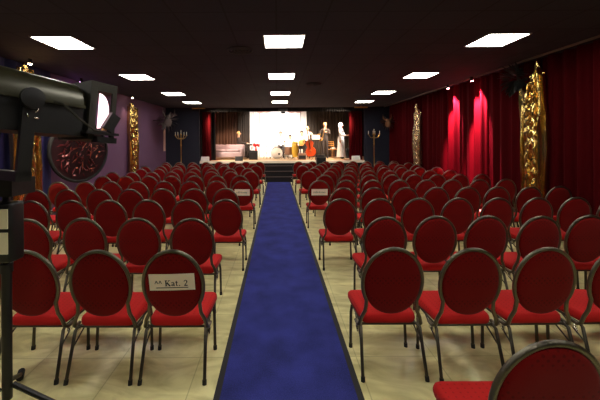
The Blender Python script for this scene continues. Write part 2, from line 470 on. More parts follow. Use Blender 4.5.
# ------------------------------------------------------------------ banquet chair
def make_chair():
    t = thing('banquet_chair', 'x', 'chair', group='red round-backed banquet chairs in rows')
    # seat: rounded, a little wider at the front
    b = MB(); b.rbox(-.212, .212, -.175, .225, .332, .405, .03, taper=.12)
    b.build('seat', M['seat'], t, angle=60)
    # lean of the back
    def bp(x, z, d=0):
        return (x, -.205 - (z - .46) * .16 + d, z)
    zc, hw, hh = .664, .197, .237
    b = MB(); rings = []; n = 36
    prof = [(0.0, -.022), (.55, -.022), (.9, -.019), (.985, -.010), (1., 0), (.985, .014), (.9, .028), (.55, .036), (0.0, .038)]
    for s_, d in prof:
        s2 = max(s_, .02)
        ring = []
        for i in range(n):
            a = 2 * math.pi * i / n
            c, sn = math.cos(a), math.sin(a)
            e = .94
            x = hw * s2 * math.copysign(abs(c) ** e, c); z = zc + hh * s2 * math.copysign(abs(sn) ** e, sn)
            ring.append(bp(x, z, d))
        rings.append(ring)
    b.loft(rings, cap=True)
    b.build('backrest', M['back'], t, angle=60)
    # tubular hoop that runs round the back and down beside the seat
    pts = []
    low = [(-.230, .336, .07), (-.227, .332, .02), (-.220, .35, -.0), (-.208, .40, 0), (-.184, .45, 0), (-.179, .50, 0)]
    pts += [bp(x, z, d) for x, z, d in low]
    a0 = R(212); a1 = R(-32); k = 30
    for i in range(k + 1):
        a = a0 + (a1 - a0) * i / k
        pts.append(bp((hw + .013) * math.cos(a), zc + (hh + .014) * math.sin(a)))
    pts += [bp(-x, z, d) for x, z, d in low[::-1]]
    b = MB(); b.tube(pts, .013, 8); b.build('back_frame', M['tube'], t, angle=80)
    # legs
    for s_ in (-1, 1):
        b = MB(); b.tube([(s_ * .205, -.155, .335), (s_ * .212, -.19, .32), (s_ * .222, -.275, .02)], .0115, 8); b.cur = 1
        b.tube([(s_ * .2215, -.273, .03), (s_ * .223, -.28, .0)], .015, 8)
        b.build('leg', [M['tubedk'], M['rubber']], t, angle=80)
        b = MB(); b.tube([(s_ * .205, .10, .335), (s_ * .216, .095, .28), (s_ * .222, .085, .02)], .0115, 8); b.cur = 1
        b.tube([(s_ * .222, .086, .03), (s_ * .223, .084, .0)], .015, 8)
        b.build('leg', [M['tubedk'], M['rubber']], t, angle=80)
        b = MB(); b.box(min(s_ * .218, s_ * .232), max(s_ * .218, s_ * .232), -.16, -.12, .29, .325)
        b.tube([(s_ * .226, -.14, .325), (s_ * .234, -.15, .305), (s_ * .231, -.17, .28)], .004, 6)
        b.build('linking_clip', M['chrome'], t, angle=40)
    b = MB()
    for s_ in (-1, 1):
        b.tube([(s_ * .2, -.165, .328), (s_ * .2, .18, .328)], .009, 6)
        b.tube([(s_ * .212, -.21, .22), (s_ * .208, -.02, .33)], .006, 6)
    for y in (-.15, .17):
        b.tube([(-.2, y, .326), (.2, y, .326)], .009, 6)
    b.build('seat_frame', M['tubedk'], t, angle=80)
    return t

ordw = ['first', 'second', 'third', 'fourth', 'fifth', 'sixth', 'seventh', 'eighth']
roww = ['first', 'second', 'third', 'fourth', 'fifth', 'sixth', 'seventh', 'eighth', 'ninth', 'tenth', 'eleventh']
proto = make_chair()
first = True
signs = {}
zrow = [2.13, 3.04, 4.02, 4.98, 5.95, 6.9, 7.87, 8.83, 9.8, 10.76, 11.7]
rr = random.Random(3)
def put_chair(x, ztop, label, rz=0):
    global first
    o = proto if first else copy_tree(proto)
    first = False
    o.location = (x, ztop + .28, 0); o.rotation_euler = (0, 0, rz); o['label'] = label
    return o
for k, zt in enumerate(zrow):
    odd = (k % 2 == 0)
    for side in (-1, 1):
        if side == 1:
            x0, dx, n = (.81, .512, 8) if odd else (1.06, .498, 8)
            if k == 0: dx = .528
            if k == 1: dx = .504
        else:
            x0, dx, n = (-.67, -.502, 8) if odd else (-.83, -.508, 7)
            if k == 0: x0, dx = -.727, -.511
            if k == 1: x0, dx = -.84, -.54
        for i in range(n):
            if k == 0 and side == -1 and i > 3: continue     # outside the picture
            if k == 0 and side == 1 and i > 4: continue
            if k == 0 and side == -1 and i == 3: continue
            x = x0 + dx * i + rr.uniform(-.004, .004)
            o = put_chair(x, zt + rr.uniform(-.02, .02), 'round-backed red chair, %s seat %s of the blue runner, %s row from the viewer' % (ordw[i], 'right' if side == 1 else 'left', roww[k]), R(rr.uniform(-.7, .7)))
            if i == 0 and k in (0, 4): signs[(k, side)] = o
put_chair(1.02, 1.14, 'round-backed red chair standing alone behind the rows, only its top edge showing', 0)

# ------------------------------------------------------------------ paper signs with lettering
def glyphs(kind):
    """strokes in a unit where capital height = 1; (list of quads), advance"""
    b = []
    def bar(x0, z0, x1, z1, wd):
        d = Vector((x1 - x0, z1 - z0)); d.normalize(); nrm = Vector((-d.y, d.x)) * wd / 2
        b.append([(x0 + nrm.x, z0 + nrm.y), (x1 + nrm.x, z1 + nrm.y), (x1 - nrm.x, z1 - nrm.y), (x0 - nrm.x, z0 - nrm.y)])
    if kind == '^':
        bar(0, .45, .22, .95, .1); bar(.22, .95, .44, .45, .1); adv = .62
    elif kind == 'K':
        bar(.18, 0, .18, 1, .19); bar(0, .03, .4, .03, .06); bar(0, .97, .4, .97, .06)
        bar(.24, .42, .72, .97, .08); bar(.36, .55, .78, .03, .2); bar(.55, .97, .86, .97, .06); bar(.56, .03, .95, .03, .06); adv = 1.02
    elif kind == 'a':
        bar(.42, .08, .42, .55, .16); bar(.08, .62, .44, .64, .09); bar(.08, .62, .08, .5, .1); bar(.42, .4, .08, .25, .09); bar(.08, .25, .08, .08, .14); bar(.06, .04, .4, .1, .09); bar(.42, .04, .58, .04, .07); adv = .66
    elif kind == 't':
        bar(.18, .05, .18, .88, .15); bar(0, .64, .4, .64, .08); bar(.18, .04, .4, .08, .08); adv = .48
    elif kind == '.':
        bar(.08, .08, .24, .08, .16); adv = .55
    elif kind == '2':
        bar(.04, .75, .14, .93, .12); bar(.14, .95, .4, .95, .11); bar(.42, .92, .5, .65, .16); bar(.5, .65, .06, .08, .11); bar(.03, .07, .56, .07, .14); adv = .7
    elif kind == ' ':
        adv = .35
    return b, adv
def chair_sign(chair, label, w_, h_, zc_, text, tilt=0, blur=False):
    # paper taped to the outside of the backrest
    y_ = -.205 - (zc_ - .46) * .16 - .024
    base = chair.matrix_basis @ T((0, y_ - .003, zc_)) @ Matrix.Rotation(math.atan(.16), 4, 'X') @ Matrix.Rotation(tilt, 4, 'Y')
    t = thing('paper_sign', label, 'sign', (0, 0, 0), 0, 'paper signs taped to chair backs'); t.matrix_world = base
    b = MB(); rings = []
    for i in range(9):
        x = -w_ / 2 + w_ * i / 8; yy = .002 * math.cos(i * .8)
        rings.append([(x, yy, -h_ / 2), (x, yy - .001, -h_ / 2), (x, yy - .001, h_ / 2), (x, yy, h_ / 2)])
    b.loft(rings, cap=True).build('sheet', M['paper'], t)
    b = MB()
    if not blur:
        s_ = .043; x = -.116
        for ch in text:
            q, adv = glyphs(ch)
            for p in q: b.prism([(x + u * s_, v * s_ - .028) for u, v in p], -.0042, -.0028)
            x += adv * s_
        b.box(-.11, .112, -.0042, -.0028, -.042, -.0375)
        b.build('lettering', M['ink'], t, smooth=False)
    else:
        x = -w_ / 2 + .04; r2 = random.Random(int(abs(chair.location.x) * 100))
        while x < w_ / 2 - .045:
            hh_ = r2.uniform(.026, .045); b.box(x, x + .007, -.0042, -.0028, -.02, -.02 + hh_); b.box(x, x + .018, -.0042, -.0028, -.02 + hh_ * .5, -.02 + hh_ * .5 + .006); x += r2.uniform(.022, .032)
        b.build('lettering', M['inkgrey'], t, smooth=False)
chair_sign(signs[(0, -1)], 'white paper sign reading Kat. 2 on the back of the nearest aisle chair', .315, .122, .70, '^^ Kat. 2', R(-1.2))
chair_sign(signs[(4, -1)], 'small white paper sign on a farther aisle chair, left of the runner', .29, .125, .70, '', R(.5), True)
chair_sign(signs[(4, 1)], 'small white paper sign on a farther aisle chair, right of the runner', .31, .125, .69, '', 0, True)


# ------------------------------------------------------------------ gold drapes
def gold_drape(x, yc, width, z0, z1, m, label, seed, face, knot_dy=0.1, peak=.42):
    """crumpled metallic cloth on a wall; face=+1 looks towards +x"""
    b = MB(); nu, nv = 70, 150; rings = []
    H = z1 - z0
    for s_ in (0, 1):
        for j in (range(nv + 1) if s_ == 0 else range(nv, -1, -1)):
            v = j / nv; z = z1 - H * v; ring = []
            wd = width * (1 - .12 * max(0, 1 - v / .3) + .02 * math.sin(v * 9)); cy = yc
            for i in range(nu + 1):
                u = i / nu * 2 - 1
                vert = .045 * math.sin(u * 17 + 3 * noise.noise(Vector((u * 1.5, z * .6, seed)))) + .022 * math.sin(u * 31 + seed)
                cen = max(0, 1 - abs(u) / .62)
                swag = .028 * cen * math.sin((z + .5 * abs(u)) * 24 + 4 * noise.noise(Vector((u * 2, z * 2, seed + 3))))
                cr_ = .04 * noise.noise(Vector((u * 6, z * 2.2, seed + 7))) * (.4 + cen)
                d = .07 + vert * (1.1 - cen * .6) + swag * min(1, v / .15) + cr_
                d = max(d, .012) + s_ * .004
                ue = u + knot_dy * 3
                top = peak * min(1, abs(ue)) ** .75 + .14 * noise.noise(Vector((u * 7, seed, 1))) + .05
                zz = z - max(0, top) * (1 - v) ** 2.2
                ring.append((x + face * d, cy + u * wd / 2, min(zz, CEIL - .002)))
            rings.append(ring)
    rings.append(rings[0])
    b.loft(rings, closed=False)
    return tag(b.build('gold_drape', m, angle=60), label, 'drape', 'crumpled metallic wall drapes')
gold_drape(-4.66, 5.68, .72, .01, CEIL - .01, M['gold'], 'crumpled gold cloth drape hanging behind the followspot, nearest on the purple wall', 1, 1, .04, .22)
gold_drape(XL, 10.45, .68, .35, 3.1, M['gold'], 'crumpled gold cloth drape on the purple wall past the round panel', 2, 1, .06, .26)
gold_drape(4.83, 5.78, .58, .35, 3.15, M['gold'], 'tall crumpled gold cloth drape on the near red curtain', 3, -1, .13)
gold_drape(4.83, 10.55, .45, .35, 2.98, M['silvergold'], 'pale champagne cloth drape on the red curtain nearer the stage', 4, -1, 0)

# foliage behind the near right drape
def leaf_mb(b, base, d, L, W, curl=.2):
    d = Vector(d).normalized(); side = d.cross(Vector((.3, .2, 1))).normalized(); up = side.cross(d)
    rings = []
    for i in range(6):
        t_ = i / 5; p = Vector(base) + d * (L * t_) + up * (-curl * L * t_ * t_); wd = W * math.sin(math.pi * min(.97, max(.06, t_))) / 2
        rings.append([tuple(p - side * wd), tuple(p + up * .003), tuple(p + side * wd), tuple(p - up * .003)])
    b.loft(rings, cap=True)
r3 = random.Random(5)
b = MB()
for k in range(120):
    a = r3.uniform(-math.pi, math.pi); q = r3.random() ** .5
    base = (4.70 - r3.uniform(0, .06), 6.06 + .22 * q * math.cos(a), 2.86 + .18 * q * math.sin(a))
    leaf_mb(b, base, (-r3.uniform(.1, .5), math.cos(a) * r3.uniform(.3, 1), math.sin(a) * r3.uniform(.3, 1)), r3.uniform(.1, .22), .05)
t = thing('leaf_spray', 'dark leafy spray fixed behind the top of the near gold drape', 'foliage', (0, 0, 0))
b.build('foliage', M['leaf'], t)
b = MB()
for k in range(6): b.tube([(4.83, 6.1, 2.6), (4.72, 6.0 + .08 * k, 2.75 + .03 * (k % 3))], .008, 6)
b.build('stem', M['leaf'], t)


# feathered wall ornaments
def ornament(x, y, z, face, label, seed, s_=1., m1='bronze_leaf', m2='darkfeather'):
    t = thing('feathered_mask', label, 'wall ornament', (x, y, z), R(-38 * face), 'feathered masks on the walls')
    r_ = random.Random(seed)
    # mask: shaped half shell with eye holes drawn as sunk ovals
    b = MB(); rings = []
    for j in range(9):
        v = j / 8; zz = .16 - .36 * v; wd = .13 * math.sin(math.pi * (.2 + .72 * (1 - v) ** .8)) + .01
        rings.append([(face * (.09 * math.cos(a) * (1 - .35 * v) + .02), wd * math.sin(a), zz) for a in [R(q) for q in range(-90, 91, 18)]])
    b.loft([[tuple(c * s_ for c in p) for p in r] for r in rings], closed=False)
    mk = b.build('mask_face', M[m1], t)
    for q in (-1, 1):
        MB().ell((face * .1 * s_, q * .05 * s_, .05 * s_), (.016 * s_, .026 * s_, .013 * s_)).build('eye_hole', M['blackm'], mk)
    for q in (-1, 1):
        b = MB(); b.tube([(face * .04 * s_, q * .1 * s_, .1 * s_), (face * .08 * s_, q * .2 * s_, .2 * s_), (face * .1 * s_, q * .2 * s_, .36 * s_)], [.035 * s_, .025 * s_, .004], 8)
        b.build('horn', M[m1], t)
    b = MB()
    for k in range(46):
        a = R(r_.uniform(-200, 20)) if k % 2 else R(r_.choice((-1, 1)) * r_.uniform(20, 80) + 90)
        L_ = r_.uniform(.18, .32) * s_
        leaf_mb(b, (face * r_.uniform(.0, .04), .1 * s_ * math.cos(a), .08 * s_ * math.sin(a)), (face * r_.uniform(.0, .25), math.cos(a), math.sin(a)), L_, .07 * s_)
    b.build('feather', M[m2], t)
    dl = Matrix.Rotation(R(38 * face), 3, 'Z') @ Vector((-face, 0, 0))
    b = MB(); b.tube([(0, 0, 0), tuple(dl * ((x - XL) if face > 0 else .28))], .015, 6); b.build('wall_rod', M['blackm'], t)
ornament(XL + .57, 12.3, 2.55, 1, 'dark feathered mask on the purple wall between gold drape and stage', 1, 1.25, 'darkfeather')
ornament(4.62, 12.9, 2.44, -1, 'bronze feathered mask on the red curtain near the stage corner', 2, .95)
t = thing('wall_banner', 'narrow pale pink hanging strip at the stage end of the purple wall', 'banner', (XL + .03, 13.45, 1.2))
MB().box(-.01, .01, -.1, .1, .1, 1.35).build('cloth_strip', M['pinkc'], t, smooth=False)
b = MB(); b.tube([(0, -.13, 1.36), (0, .13, 1.36)], .015, 8); b.build('rod', M['brass'], t)

# round collage panel
t = thing('round_wall_panel', 'large round dark panel with crimson shards, black rim, on the purple wall', 'wall decoration', (-4.40, 6.95, 1.49), 0)
RD = .70
Td = Matrix.Rotation(R(-20), 4, 'Z') @ Matrix.Rotation(R(90), 4, 'Y')     # disc normal towards +x
b = MB(); b.lathe([(RD - .05, -.02), (RD - .03, -.04), (RD, -.03), (RD + .01, .01), (RD, .035), (RD - .03, .045), (RD - .05, .03), (RD - .05, .01)], 64, T=Td, cap=False)
b.loft([[(Td @ Vector((r_ * math.cos(k * math.pi / 32), r_ * math.sin(k * math.pi / 32), z_)))[:] for k in range(64)] for r_, z_ in ((RD - .05, .01), (RD - .05, -.02))])
b.build('rim', M['blackm'], t)
MB().lathe([(.01, -.03), (.3, -.035), (RD - .045, -.015), (RD - .045, .005), (.3, .0), (.01, .01)], 48, T=Td).build('dish', M['disc'], t)
r4 = random.Random(11)
for nm, mm, cnt in (('crimson_shard', 'shardr', 95), ('copper_shard', 'shardo', 26)):
    b = MB()
    for k in range(cnt):
        q = r4.random() ** .6 * .56; a = r4.uniform(0, 6.283)
        if mm == 'shardo' and q < .12: q += .1
        an = a + r4.uniform(-.6, .6) + (1.57 if r4.random() < .4 else 0)
        L_ = r4.uniform(.06, .24); W_ = r4.uniform(.015, .05); px, py = q * math.cos(a), q * math.sin(a); zz = r4.uniform(.012, .045)
        Tl = Td @ Matrix.Translation((px, py, zz)) @ Matrix.Rotation(an, 4, 'Z') @ Matrix.Rotation(r4.uniform(-.35, .35), 4, 'Y')
        b.add([(-L_ / 2, 0, 0), (0, -W_ / 2, -.006), (L_ / 2, 0, 0), (0, W_ / 2, -.006), (0, 0, .014)], [(0, 1, 4), (1, 2, 4), (2, 3, 4), (3, 0, 4), (3, 2, 1, 0)], Tl)
    o = b.build(nm, M[mm], t, smooth=False); o['kind'] = 'stuff'
b = MB(); b.tube([(-.5, .0, .3), (-.06, 0, .3)], .02, 8); b.tube([(-.5, 0, -.3), (-.06, 0, -.3)], .02, 8); b.build('wall_bracket', M['black'], t)


# ------------------------------------------------------------------ candelabra floor stands
def candelabra(x, y, label):
    t = thing('candelabra', label, 'candelabra', (x, y, 0), 0, 'tall candelabra flanking the stage')
    MB().lathe([(.17, 0), (.17, .02), (.1, .04), (.04, .08), (.025, .12)], 20).build('base', M['brass'], t)
    MB().lathe([(.022, .1), (.018, .5), (.03, .55), (.018, .6), (.017, 1.5), (.03, 1.54), (.017, 1.6), (.015, 1.98), (.035, 2.0), (.035, 2.03)], 12).build('pole', M['brass'], t)
    for a in (0, 180, 60, 240):
        ca, sa = math.cos(R(a)), math.sin(R(a)); L_ = .24 if a in (0, 180) else .17
        b = MB(); b.tube([(ca * L_ * u, sa * L_ * u, 1.86 - .09 * math.sin(u * 3.1416) + .1 * u) for u in [i / 8 for i in range(9)]], .009, 6)
        b.lathe([(.01, 0), (.035, .02), (.035, .03)], 10, T=T((ca * L_, sa * L_, 1.95)))
        arm = b.build('arm', M['brass'], t)
        MB().lathe([(.012, 0), (.012, .13), (.004, .145)], 8, T=T((ca * L_, sa * L_, 1.97))).build('candle', M['candle'], arm)
    MB().lathe([(.012, 0), (.012, .15), (.004, .165)], 8, T=T((0, 0, 2.03))).build('candle', M['candle'], t)
candelabra(-4.12, 13.35, 'tall brass candelabra against navy wall at the purple wall side')
candelabra(4.15, 13.3, 'tall brass candelabra against navy wall at the red curtain side')


# ------------------------------------------------------------------ small ceiling spots
def ceiling_spot(x, y, target, power, col, lens, label, size=60, grp='small ceiling spotlights along the walls', blend=.6):
    t = thing('ceiling_spotlight', label, 'spotlight', (x, y, CEIL), 0, grp)
    MB().lathe([(.03, -.03), (.035, 0)], 12).build('base', M['blackm'], t)
    p = Vector((0, 0, -.05)); d = (Vector(target) - Vector((x, y, CEIL - .05))).normalized()
    Tm = Matrix.Translation(p) @ d.to_track_quat('Z', 'Y').to_matrix().to_4x4()
    MB().lathe([(.018, -.03), (.03, -.01), (.034, .035), (.03, .035), (.026, .0)], 14, T=Tm).build('can', M['blackm'], t)
    MB().lathe([(.03, .036), (.028, .048), (.018, .058), (.004, .062)], 14, T=Tm).build('lens', M[lens], t)
    loc = Vector((x, y, CEIL)) + p + d * .075
    spot(loc, target, power, col, size, blend, .03)
ceiling_spot(4.68, 7.46, (4.95, 7.46, 2.2), 3400, (1, .17, .38), 'bulbred', 'small lit spotlight above the red curtain, nearer the viewer', 46)
ceiling_spot(4.68, 8.52, (4.95, 8.52, 2.2), 2600, (1, .17, .38), 'bulbred', 'small lit spotlight above the red curtain, nearer the champagne drape', 46)
ceiling_spot(-4.45, 5.62, (-4.66, 5.74, 2.2), 300, (1, .84, .64), 'bulbwarm', 'small warm spotlight above the gold drape behind the followspot', 60)
ceiling_spot(-4.62, 7.35, (-4.8, 7.6, 1.2), 75, (.85, .42, 1), 'bulbviolet', 'small violet spotlight over the round dark panel', 150)
ceiling_spot(-4.62, 9.95, (-4.76, 10.05, 2.2), 22, (1, .75, .5), 'bulbwarm', 'small warm spotlight above the gold drape farther along the purple wall', 70)
0 and ceiling_spot(4.5, 10.25, (4.7, 10.2, 2.0), 14, (1, .8, .7), 'bulbwarm', 'small warm spotlight above the champagne drape', 60)

# brass bars under the ceiling; spot beams added to them to brighten the stage
STAGE_BEAMS = []
for x, lab in ((-3.35, 'short brass bar under the ceiling at the sofa corner of the stage'), (3.6, 'short brass bar under the ceiling at the singer corner of stage')):
    t = thing('brass_bar', lab, 'ceiling fixture', (x, 13.3, CEIL), 0, 'brass bars at the stage corners')
    b = MB(); b.tube([(-.28, 0, -.07), (.28, 0, -.07)], .03, 10); b.build('bar', M['brass'], t)
    b = MB(); b.tube([(0, 0, -.07), (0, 0, 0)], .012, 8); b.build('bracket', M['brass'], t)
    spot((x, 13.3, CEIL - .12), (x * .2, 14.9, ST), 800, (1, .78, .58), 80, .8, .1)


# ------------------------------------------------------------------ stage lighting rig
t = thing('lighting_truss', 'black lighting pipe hung across the stage just behind the valance', 'truss', (0, 14.35, 3.45))
b = MB(); b.tube([(-3.6, 0, 0), (4.1, 0, 0)], .025, 8); b.build('pipe', M['black'], t)
b = MB()
for x in (-3, -1, 1.2, 3.2): b.tube([(x, 0, 0), (x, 0, .34)], .01, 6)
b.build('hanger', M['black'], t)
def stage_light(x, target, power, col, size, label, blend=.5):
    y, z = 14.35, 3.22
    t = thing('stage_spotlight', label, 'stage light', (x, y, z), 0, 'black stage lanterns on the pipe')
    d = (Vector(target) - Vector((x, y, z))).normalized(); Tm = d.to_track_quat('Z', 'Y').to_matrix().to_4x4()
    MB().lathe([(.04, -.12), (.075, -.1), (.085, .0), (.075, .02), (.085, .1), (.078, .1), (.07, .03)], 16, T=Tm).build('lamp_body', M['black'], t)
    MB().lathe([(.068, .03), (.068, .04)], 16, T=Tm).build('lens', M['bulbstage'], t)
    b = MB(); b.tube([(-.1, 0, 0), (-.1, 0, .12), (-.06, 0, .18), (.06, 0, .18), (.1, 0, .12), (.1, 0, 0)], .008, 6); b.tube([(0, 0, .18), (0, 0, .22)], .012, 6)
    b.build('yoke', M['black'], t)
    spot(Vector((x, y, z)) + d * .12, target, power, col, size, blend, .06)
stage_light(-2.3, (-2.4, 16.2, 1.0), 260, (1, .62, .42), 75, 'black stage lantern above the sofa')
stage_light(-1.1, (-.6, 16.9, 2.0), 200, (1, .93, .86), 80, 'black stage lantern aimed at the screen from the keyboard side')
stage_light(.3, (.2, 16.9, 2.2), 250, (1, .95, .88), 85, 'black stage lantern aimed straight at the screen')
stage_light(1.3, (.8, 16.5, 1.6), 330, (1, .88, .72), 75, 'black stage lantern above the double bass player')
stage_light(2.2, (2.3, 15.8, 1.3), 300, (1, .72, .48), 70, 'black stage lantern above the saxophonist')
stage_light(3.0, (3.2, 15.3, 1.6), 500, (1, .86, .8), 45, 'black stage lantern aimed at the singer in white')
for x, tx, lab in ((-2.72, -3.2, 'small lantern throwing red light at the sofa side stage curtain'), (3.45, 3.55, 'small lantern throwing red light at the singer side stage curtain')):
    t = thing('red_lantern', lab, 'stage light', (x, 13.95 + .55, 3.2), 0, 'small red lanterns at the stage sides')
    MB().lathe([(.03, -.02), (.05, .0), (.05, .12), (.03, .14)], 12).build('lamp_body', M['black'], t)
    b = MB(); b.tube([(0, 0, .13), (0, -.15, .25)], .01, 6); b.build('bracket', M['black'], t)
    spot((x, 14.5, 3.16), (tx, 13.98, 1.0), 45, (1, .03, .05), 50)

# projector hung over the front of the stage
t = thing('projector', 'black video projector hung from the ceiling before the screen', 'projector', (.27, 13.3, CEIL))
b = MB(); b.rbox(-.2, .2, -.15, .15, -.22, -.1, .02); b.build('body', M['black'], t)
b = MB(); b.tube([(0, 0, -.1), (0, 0, 0)], .02, 8); b.build('ceiling_mount', M['black'], t)
MB().rbox(-.09, .09, -.06, .06, -.31, -.23, .012).build('lens_housing', M['black'], t)

# ------------------------------------------------------------------ followspot in the near left corner
px, py = -1.5, 1.72
t = thing('followspot', 'big black and olive theatrical followspot on a tripod stand, at the near corner', 'followspot', (px, py, 0))
ax = Vector((.48, .86, -.08)).normalized(); sidev = Vector((.86, -.48, 0)).normalized(); upv = sidev.cross(ax)
C0 = Vector((.035, 0, 1.895))
TB = Matrix(((sidev.x, ax.x, upv.x, C0.x), (sidev.y, ax.y, upv.y, C0.y), (sidev.z, ax.z, upv.z, C0.z), (0, 0, 0, 1)))
def bsec(y, hx, hz0, hz1):
    """housing section: flat lower part and barrel-vaulted top"""
    p = [(-hx, y, -hz0), (hx, y, -hz0)]
    p += [(hx, y, -.02)]
    p += [(hx * math.cos(R(a)), y, .02 + (hz1 - .02) * math.sin(R(a))) for a in range(0, 181, 15)]
    p += [(-hx, y, -.02)]
    return p
b = MB(); b.loft([bsec(y, hx, .17, hz) for y, hx, hz in ((-.75, .14, .15), (-.72, .165, .175), (-.1, .165, .18), (.3, .155, .165), (.34, .13, .14))], T=TB, cap=True)
# material by height: vaulted top is olive, below is black
o = b.build('housing', [M['black'], M['olive']], t, angle=30)
TBi = TB.inverted()
for p in o.data.polygons:
    c = TBi @ Vector(p.center)
    if c.z > .03: p.material_index = 1
b = MB()
b.box(.165, .18, -.7, .3, -.0, .016, T=TB);
b.build('trim_rail', M['olive'], t, smooth=False)
# front hood: open box
b = MB()
y0, y1 = .34, .50
b.box(-.17, .17, y0, y1, .13, .185, T=TB); b.box(-.17, .17, y0, y1, -.185, -.16, T=TB)
b.box(-.17, -.155, y0, y1, -.16, .13, T=TB); b.box(.155, .17, y0, y0 + .03, -.16, .13, T=TB); b.box(.155, .17, y1 - .03, y1, -.16, .13, T=TB)
b.box(-.17, .17, y0 - .012, y0, -.185, .185, T=TB)
hood = b.build('front_hood', M['greymet'], t, smooth=False)
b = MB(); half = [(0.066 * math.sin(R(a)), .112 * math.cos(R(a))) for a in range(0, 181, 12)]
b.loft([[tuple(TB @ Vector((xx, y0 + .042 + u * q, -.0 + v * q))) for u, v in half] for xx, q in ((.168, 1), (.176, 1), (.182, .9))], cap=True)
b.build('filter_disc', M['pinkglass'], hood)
b = MB(); b.box(-.015, .02, -.02, .045, -.06, .055, T=TB @ T((.20, y0 + .10, -.06), rx=R(-28))); b.build('filter_lever', M['black'], hood, smooth=False)
b = MB()
for k in range(3): b.box(.0, .01, 0, .006, -.02, .02, T=TB @ T((.2, y0 + .06 + .012 * k, -.105), rx=R(-28)))
b.build('brass_screw', M['brass'], hood, smooth=False)
b = MB(); b.box(.16, .22, y0 - .05, y1 , -.15, -.135, T=TB); b.box(.14, .20, y0 + .03, y1 , -.20, -.165, T=TB); b.build('filter_tray', M['black'], t, smooth=False)
b = MB(); b.tube([TB @ Vector((.17, .12, .01)), TB @ Vector((.21, .16, .0)), TB @ Vector((.22, .24, -.07)), TB @ Vector((.22, .34, -.13)), TB @ Vector((.21, .42, -.135))], .007, 6)
b.build('cable_loop', M['greymet'], t)
# yoke and pivot knob
b = MB()
for s_ in (-1, 1):
    b.box(min(s_ * .185, s_ * .215), max(s_ * .185, s_ * .215), -.03, .03, -.40, .03, T=TB)
b.box(-.215, .215, -.035, .035, -.43, -.38, T=TB)
b.build('yoke', M['black'], t, smooth=False)
for s_ in (-1, 1):
    b = MB(); b.lathe([(.05, 0), (.055, .01), (.055, .03), (.02, .035)], 18, T=TB @ T((s_ * .216, 0, .0)) @ Matrix.Rotation(R(90 * s_), 4, 'Y')); kn = b.build('pivot_knob', M['black'], t)
for q, (yy, zz) in enumerate(((.0, .0), (.03, -.06), (-.01, -.09), (.03, -.10), (.045, -.02))):
    b = MB(); b.ell((0, 0, 0), (.006, .012, .005), T=TB @ T((.222, yy, zz), rx=q)); b.build('bolt', M['chrome'], t)
b = MB(); b.box(-.09, .1, -.08, .08, 1.38, 1.47); b.build('stand_head', M['black'], t, smooth=False)
b = MB(); b.lathe([(.018, .25), (.018, 1.38)], 14); b.lathe([(.024, .25), (.024, .95), (.03, .95), (.03, 1.0), (.024, 1.0)], 14); b.build('pole', M['black'], t)
for a in (124, 4, 244):
    ca, sa = math.cos(R(a)), math.sin(R(a)); b = MB()
    b.tube([(ca * .03, sa * .03, .33), (ca * .57, sa * .57, .03)], .014, 8)
    lg = b.build('leg', M['black'], t)
    b = MB(); b.tube([(ca * .54, sa * .54, .025), (ca * .63, sa * .63, .02)], .022, 8); b.build('rubber_foot', M['rubber'], lg)
b = MB(); b.rbox(-.28, .075, -.06, .04, 1.02, 1.34, .012); bx_ = b.build('ballast_box', M['black'], t)
for z0_, z1_ in ((1.205, 1.31), (1.07, 1.185)):
    MB().box(-.25, .062, -.066, -.06, z0_, z1_).build('cover_plate', M['beige'], bx_, smooth=False)


